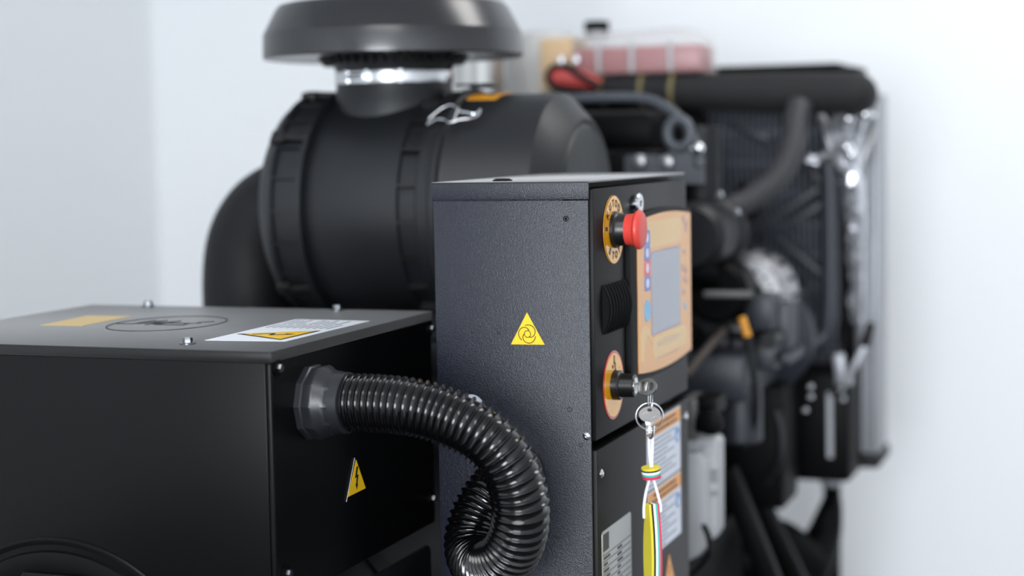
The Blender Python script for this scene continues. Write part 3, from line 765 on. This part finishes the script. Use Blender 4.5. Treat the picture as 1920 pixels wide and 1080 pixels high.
for p in ((-0.5492, 3.165, 1.3562), (-0.6978, 3.165, 1.2609), (-0.5554, 3.165, 1.1919)): g.beam(p, V(p)+Y*.14, .012, .012)
put('fan_guard', g, None, 'dark diagonal guard bars in front of the radiator fins', 'fan guard')
g = G('black').cyl((-.86, 3.20, 1.15), (-.86, 3.245, 1.15), .06, seg=32)
for k in range(7):
    a = 2*pi*k/7; d = V(cos(a), 0, sin(a)); t_ = V(-sin(a), 0, cos(a))
    g.prism([(.05, -.03), (.25, -.05), (.26, .03), (.05, .03)], frame(V(-.86, 3.218, 1.15), d, (t_*.8+Y*.5).normalized()), .003)
put('radiator_fan', g, None, 'black fan between engine and radiator', 'fan')
for p in ((-0.4911, 3.06, 1.4818), (-0.4611, 3.06, 1.4887), (-0.493, 3.06, 1.4309), (-0.4855, 3.06, 1.4176)):
    g = G('chrome').ball(p, .0115).cyl(p, V(p)+Y*.12, .004, seg=10)
    put('clamp_screw', g, ip, 'bright clamp screw')

def crumple(pts, r, seg=20, amp=.35, f=38):
    g = G('foil').tube(pts, r, seg)
    for q in g.bm.verts:
        n = noise.noise(q.co*f); m2 = noise.noise(q.co*f*2.3+V(3, 1, 7))
        q.co.x += .012*amp*(n+.6*m2); q.co.y += .02*amp*n; q.co.z += .008*amp*m2
    return g
pp = smooth_path([(-0.488, 3.1, 1.4982), (-0.4991, 3.11, 1.4603), (-0.5027, 3.12, 1.4171), (-0.4947, 3.13, 1.3685), (-0.4921, 3.15, 1.2898), (-0.4948, 3.18, 1.1894), (-0.4995, 3.21, 1.1066)], 8)
rr = [.034-.012*min(1, i/18)-.009*max(0, (i-18)/30) for i in range(len(pp))]
put('foil_sleeve', crumple(pp, rr), None, 'crinkled silver foil sleeve hanging under the foam pipe end', 'foil', angle=18)
g = G('alu').tube(smooth_path([(-0.5566, 3.12, 1.5), (-0.5377, 3.1, 1.4706), (-0.5284, 3.09, 1.4322), (-0.5148, 3.1, 1.3983), (-0.5011, 3.11, 1.3835)], 6), .008, 12)
g.tube(smooth_path([(-0.5114, 3.08, 1.4291), (-0.5337, 3.06, 1.4164), (-0.5539, 3.05, 1.4092)], 6), .007, 12)
for p in ((-0.5568, 3.035, 1.4066), (-0.5483, 3.035, 1.4131), (-0.5455, 3.035, 1.4036), (-0.553, 3.035, 1.4132)): g.m('chrome').ball(p, .0075)
g.m('alu').tube(smooth_path([(-0.456, 3.14, 1.4643), (-0.4688, 3.13, 1.4261), (-0.487, 3.13, 1.3781)], 6), .006, 10)
put('bleed_pipe', g, None, 'thin bright metal bleed pipe with bolts beside the foil sleeve', 'pipe')

# ---------------------------------------------------------------- hoses in front of the radiator
g = G('rubber2').tube(smooth_path([(-0.5614, 2.98, 1.5077), (-0.5651, 2.96, 1.4799), (-0.5669, 2.93, 1.4295), (-0.5851, 2.9, 1.3828), (-0.6185, 2.87, 1.3513), (-0.6533, 2.84, 1.3309), (-0.6806, 2.8, 1.3183)], 8), .0215, 24)
put('coolant_hose', g, None, 'thick black rubber hose bending down from the foam pipe to the engine', 'hose')
g = G('engine2').tube(smooth_path([(-0.533, 3.1, 1.4081), (-0.5302, 3.1, 1.3503), (-0.5294, 3.1, 1.2343), (-0.5306, 3.1, 1.1272), (-0.5413, 3.1, 1.0878), (-0.5688, 3.09, 1.0717), (-0.6021, 3.06, 1.0715), (-0.6389, 2.98, 1.0781)], 8), .0165, 20)
put('lower_coolant_pipe', g, None, 'dark grey metal pipe running down the radiator and curving to the engine', 'pipe')

# ---------------------------------------------------------------- engine
en = thing('engine', (-.98, 2.8, .50), 'dark grey diesel engine crowded behind the control cabinet', 'engine')
g = G('engine').box(-1.10, -.74, 2.42, 3.02, .70, 1.11, .02).box(-1.10, -.80, 2.52, 3.00, 1.11, 1.24, .015)
put('block', g, en)
g = G('black').box(-1.02, -.735, 2.67, 3.02, 1.24, 1.435, .02)
g.box(-1.00, -.76, 2.74, 2.98, 1.43, 1.50, .02)
put('rocker_cover', g, en)
g = G('black').box(-1.15, -.72, 2.45, 3.05, .501, .71, .03)
put('oil_pan', g, en)
g = G('engine').lathe([(-.10, .02), (-.10, .046), (-.085, .056), (.0, .058), (.03, .054), (.04, .062), (.06, .062), (.12, .05)], (-0.6802, 2.76, 1.2937), Y, 40)
g.lathe([(0, .028), (.03, .034), (.14, .034)], (-0.6844, 2.76, 1.3317), Z, 24)
put('turbo_housing', g, en, 'round dark housing with raised rim')
for p in ((-0.637, 2.69, 1.3603), (-0.6093, 2.69, 1.332)): put('housing_bolt', G('steel').lathe([(-.006, .004), (0, .0065), (.005, .004)], p, Y, 12), en)
g = G('engine2').box(-.80, -.60, 2.70, 3.02, 1.02, 1.10, .012)
for k, (p, ww, hh, m_) in enumerate((((-0.7003, 2.8, 1.1543), .05, .05, 'engine'), ((-0.6681, 2.8, 1.1639), .045, .06, 'engine2'), ((-0.6316, 2.8, 1.1691), .04, .055, 'engine'), ((-0.5955, 2.8, 1.1607), .05, .06, 'engine2'), ((-0.5714, 2.8, 1.1299), .035, .09, 'engine2'), ((-0.6777, 2.8, 1.1004), .05, .05, 'engine'), ((-0.5958, 2.8, 1.089), .06, .05, 'engine2'), ((-0.6368, 2.8, 1.0654), .06, .04, 'engine'), ((-0.6411, 2.8, 1.0996), .028, .028, 'engine2'), ((-0.5519, 2.8, 1.084), .02, .02, 'engine2'), ((-0.5911, 2.8, 1.1385), .02, .02, 'alu2'))):
    g.m(m_).box(p[0]-ww/2, p[0]+ww/2, 2.78+.03*((k*2) % 3), 2.92, p[2]-hh/2, p[2]+hh/2, .006)
for p in ((-0.6723, 2.76, 1.141), (-0.6433, 2.76, 1.1505), (-0.6051, 2.76, 1.1088), (-0.5739, 2.76, 1.1166), (-0.6592, 2.76, 1.0699)):
    g.m('engine').cyl(p, V(p)+Y*.08, .014, seg=18)
put('injection_pump', g, en, 'cluster of grey castings and pipes')
g = G('relay').beam((-0.6655, 2.69, 1.1999), (-0.5875, 2.71, 1.1984), .014, .012, Z, .004)
put('fuel_rail', g, en, 'pale metal rail')
g = G('black').lathe([(-.03, .02), (-.03, .044), (-.02, .052), (.05, .052), (.06, .04)], (-0.6538, 2.76, 1.1983), Y, 36).tube([(-0.7059, 2.7, 1.243), (-0.6733, 2.73, 1.2305), (-0.6543, 2.77, 1.2072)], .026, 20)
put('intake_pipe', g, en)
g = G('black').box(-.80, -.58, 2.92, 3.05, .80, 1.02, .01)
for p in ((-0.5303, 2.905, 1.0224), (-0.5304, 2.905, 1.0049), (-0.5396, 2.905, 0.9813)): g.m('steel').lathe([(-.004, .004), (0, .0055), (.004, .004)], p, Y, 12)
put('front_plate', g, en)
g = G('engine').tube(smooth_path([(-0.5835, 2.87, 0.9841), (-0.5744, 2.87, 0.9476), (-0.5774, 2.87, 0.9012), (-0.6019, 2.88, 0.8562)], 6), .006, 10)
put('breather_pipe', g, en)
g = G('engine2').lathe([(0, .0), (.001, .05), (.05, .095), (.06, .105), (.10, .105), (.11, .09)], (-0.647, 2.93, 1.0952), Y, 40)
put('timing_cover', g, en)

alt = thing('charging_alternator', (-0.6353, 2.9, 1.1732), 'silver slotted charging alternator beside the radiator fan', 'alternator')
ac_ = (-0.6311, 2.86, 1.1807)
g = G('alu').lathe([(-.012, .030), (-.010, .060), (.0, .072), (.02, .0765), (.07, .0765), (.08, .068)], ac_, Y, 48)
put('housing', g, alt)
g = G('black')
for k in range(16):
    a = 2*pi*k/16; d = V(cos(a), 0, sin(a)); p = V(ac_)
    g.beam(p+d*.044-Y*.0102, p+d*.066-Y*.0045, .005, .004, Y)
    g.beam(p+d*.0765+Y*.015, p+d*.0765+Y*.055, .007, .004, d)
put('cooling_slots', g, alt)
g = G('black').lathe([(-.035, .010), (-.035, .034), (-.028, .034), (-.024, .028), (-.020, .034), (-.012, .034), (-.011, .01)], ac_, Y, 32)
put('pulley', g, alt)

g = G('dip').tube(smooth_path([(-0.6039, 2.7, 1.1627), (-0.5996, 2.7, 1.1472), (-0.5944, 2.7, 1.1309)], 4), .0065, 12)
dp = thing('dipstick', (-0.593, 2.7, 1.071), 'oil dipstick with orange handle in front of the engine', 'dipstick')
put('handle', g, dp, 'orange handle')
g = G('engine').tube(smooth_path([(-0.5944, 2.7, 1.1309), (-0.5913, 2.705, 1.1009), (-0.5865, 2.71, 1.0655), (-0.5853, 2.72, 1.0248), (-0.5943, 2.74, 0.9772), (-0.615, 2.76, 0.9373)], 6), .0060, 10)
put('guide_tube', g, dp)
g = G('engine2').lathe([(0, .030), (.006, .037), (.085, .037), (.10, .033), (.105, .02)], (-0.6212, 2.76, 0.946), V(.0, 0, 1), 32)
put('oil_filter', g, None, 'dark blue grey canister oil filter low on the engine', 'oil filter')
g = G('brown').tube(smooth_path([(-0.6727, 2.6, 1.0777), (-0.6565, 2.64, 1.1045), (-0.6445, 2.7, 1.1289), (-0.6434, 2.76, 1.1372)], 6), .0075, 12)
put('fuel_hose', g, None, 'thin brown hose slanting up beside the cabinet edge', 'hose')

lb = thing('lifting_bracket', (-0.7097, 2.62, 1.3885), 'grey steel lifting bracket with round eye above the cabinet', 'lifting bracket')
g = G('lift')
e_ = [(-0.7739, 1.3806), (-0.7751, 1.4221), (-0.7698, 1.4263), (-0.7032, 1.4254), (-0.6979, 1.4396), (-0.6737, 1.4392), (-0.6616, 1.4548), (-0.6514, 1.4438), (-0.6464, 1.4171), (-0.6467, 1.3796)]
g.prism(e_, frame((0, 2.62, 0), X, Z, -Y), -.012, 0)
put('plate', g, lb)
ec = V((-0.6834, 2.615, 1.4594))
g = G('lift').tube([ec+X*.0185*cos(t)+Z*.022*sin(t) for t in (2*pi*k/32 for k in range(32))], .0085, 12, closed=True)
put('eye', g, lb)
g = G('lift').tube(smooth_path([(-0.8763, 2.66, 1.5183), (-0.8217, 2.66, 1.5195), (-0.759, 2.66, 1.5171), (-0.7167, 2.65, 1.5031), (-0.6837, 2.64, 1.4779), (-0.6616, 2.63, 1.4439), (-0.6517, 2.62, 1.4047)], 8), .0085, 14)
g.tube(smooth_path([(-0.8763, 2.66, 1.5183), ((-0.8763, 2.66, 1.5183)[0]-.05, 2.70, 1.50)], 3), .0085, 14)
put('arched_bar', g, lb, 'curved grey bar arching to the left')
for p, r in (((-0.7473, 2.615, 1.4159), .012), ((-0.702, 2.615, 1.4145), .012)):
    g = G('alu').lathe([(-.010, .004), (-.008, r*.8), (-.004, r), (.002, r)], p, Y, 24)
    put('bolt_head', g, lb)
g = G('chrome').ball((-0.6494, 2.605, 1.4356), .0095).cyl((-0.6631, 2.612, 1.4341), (-0.6494, 2.612, 1.4347), .005, seg=12)
put('bolt_head', g, lb, 'bright zinc bolt')

# ---------------------------------------------------------------- behind the cabinet, lower right
cn = thing('plastic_canister', (-0.606, 2.45, 0.8307), 'flat white plastic canister hanging behind the control cabinet', 'canister')
fr = frame((0, 2.47, 0), X, Z, -Y)
g = G('canister').prism([(-0.6469, 1.0128), (-0.5851, 1.0107), (-0.5803, 1.0045), (-0.5813, 0.8712), (-0.5879, 0.8594), (-0.6485, 0.8458)], fr, .04, .006)
put('back_shell', g, cn)
g = G('canister').prism([(-0.6555, 0.9911), (-0.6053, 0.9934), (-0.5918, 0.9782), (-0.592, 0.8548), (-0.6018, 0.8413), (-0.6164, 0.8323), (-0.6572, 0.8181)], frame((0, 2.43, 0), X, Z, -Y), .03, .006)
put('front_shell', g, cn)
for x0, y0, x1, y1 in [(-0.5921, 0.9445, -0.5807, 0.965), (-0.5939, 0.9244, -0.581, 0.9331), (-0.6046, 0.9917, -0.6013, 0.9998)]: put('print', G('faded').prism([(x0, y0), (x1, y0), (x1, y1), (x0, y1)], fr @ Matrix.Translation((0, 0, .04)), .0006), cn)
g = G('relay').box((-0.6359, 2.44, 1.0406)[0], (-0.6099, 2.44, 1.0416)[0], 2.42, 2.50, (-0.6199, 2.44, 1.0076)[2], (-0.6194, 2.44, 1.0691)[2], .004)
rb = thing('relay_bracket', (-0.6117, 2.44, 1.0256), 'small grey bracket with black round knob above the white canister', 'bracket')
put('plate', g, rb)
g = G('black').cyl((-0.6095, 2.425, 1.036), (-0.5838, 2.425, 1.0331), .016, seg=24)
g.lathe([(-.016, .012), (-.014, .018), (-.004, .020), (.0, .016)], (-0.5825, 2.4, 1.0411), Y, 28)
g.box((-0.6196, 2.44, 1.0412)[0], (-0.5833, 2.44, 1.0426)[0], 2.43, 2.50, (-0.6196, 2.44, 1.0444)[2], (-0.6194, 2.44, 1.0691)[2], .003)
put('knob', g, rb, 'black round knob')
g = G('rubber').tube(smooth_path([(-0.5907, 2.38, 0.8916), (-0.5849, 2.385, 0.8751), (-0.5847, 2.39, 0.8503), (-0.5985, 2.4, 0.8287), (-0.6147, 2.4, 0.8116), (-0.636, 2.4, 0.7844)], 6), .0042, 10)
put('thin_cable', g, None, 'thin black cable curling in front of the white canister', 'cable')

lv = thing('drain_lever', (-0.5256, 3.18, 0.9788), 'pale grey lever with black tip slanting across the radiator side', 'lever')
g = G('alu2').beam((-0.501, 3.09, 1.0042), (-0.4646, 3.09, 1.0762), .013, .010, Y, .003).beam((-0.5202, 3.095, 1.0087), (-0.4874, 3.095, 1.0059), .016, .016, Y, .004).beam((-0.5143, 3.095, 1.0578), (-0.5086, 3.095, 1.0062), .020, .02, Y, .004)
put('arm', g, lv)
g = G('rubber').beam((-0.4675, 3.09, 1.0713), (-0.4542, 3.09, 1.1151), .017, .015, Y, .004)
put('grip', g, lv, 'black rubber grip')
bt = thing('starter_battery', (-.56, 3.05, .55), 'black cased block with a bright vertical strip below the lower pipe', 'battery')
g = G('black').box((-0.6151, 3.1, 1.0169)[0], (-0.4959, 3.1, 1.0206)[0], 3.11, 3.25, (-0.5565, 3.1, 0.8157)[2], (-0.5561, 3.1, 1.0187)[2], .01)
put('case', g, bt)
g = G('alu2').beam((-0.5317, 3.105, 0.9774), (-0.5309, 3.105, 0.8628), .010, .006, Y)
put('strip', g, bt, 'bright metal strip')
for p in ((-0.5104, 3.1, 0.9907), (-0.5075, 3.1, 0.9731), (-0.5327, 3.1, 0.9821)): put('bolt', G('steel').lathe([(-.005, .004), (0, .006), (.004, .004)], p, Y, 12), bt)

sk = thing('skid_frame', (-1.0, 2.45, 0), 'black welded steel skid frame carrying the whole set', 'base frame')
g = G('black').box(-1.36, -1.20, 1.5, 3.5, .32, .50, .006).box(-.82, -.56, 1.5, 3.5, .32, .50, .006)
for y in (1.52, 2.3, 3.3): g.box(-1.3, -.6, y, y+.12, .34, .48)
put('rails', g, sk)
g = G('powder2').box(-1.40, -.52, 1.55, 3.45, .04, .32, .01)
put('fuel_tank', g, sk)
for x in (-1.3, -.62):
    for y in (1.7, 3.3): put('pad', G('rubber').cyl((x, y, 0), (x, y, .045), .06), sk)
for a, b_ in (((-0.6427, 2.75, 0.9036), (-0.5648, 2.75, 0.7088)), ((-0.6481, 2.95, 0.8449), (-0.5583, 2.95, 0.6585))):
    g = G('black').beam(a, b_, .034, .03, Y, .004)
    p = V(b_); g.beam(p, (p.x, p.y, .501), .034, .03, Y)
    put('support_brace', g, None, 'black slanting brace below the engine, '+('nearer' if b_[1] < 2.9 else 'farther')+' of the two', 'brace', 'slanting braces')
p = (-0.5611, 3.3, 0.7817)
g = G('black').beam((p[0], 3.3, .501), (p[0], 3.3, .80), .030, .03, Y, .003).m('alu2').box(p[0]-.018, p[0]+.016, 3.275, 3.32, p[2]-.010, p[2]+.014, .003)
put('radiator_post', g, None, 'black upright post with pale collar under the radiator side', 'post')
g = G('black').box(-1.27, -1.22, 3.28, 3.36, .501, .80)
put('radiator_post', g, None, 'black upright post under the hidden far side of the radiator', 'post')
g = G('black').tube(smooth_path([(-0.7236, 3.06, 0.6434), (-0.6774, 3.08, 0.6752), (-0.6363, 3.1, 0.6915), (-0.6053, 3.12, 0.6677), (-0.5791, 3.14, 0.6393)], 8), .052, 16)
g.tube(smooth_path([(-0.6166, 3.1, 0.616), (-0.5791, 3.14, 0.6515), (-0.559, 3.18, 0.6925), (-0.5483, 3.2, 0.7402), (-0.5455, 3.22, 0.7723)], 8), [.055-.0013*k for k in range(33)], 16)
put('rubber_duct', g, None, 'lumpy black rubber duct low between the radiator posts', 'duct')
g = G('black').box(-.80, -.66, 2.24, 2.95, .501, .80, .01)
put('engine_mount', g, en)
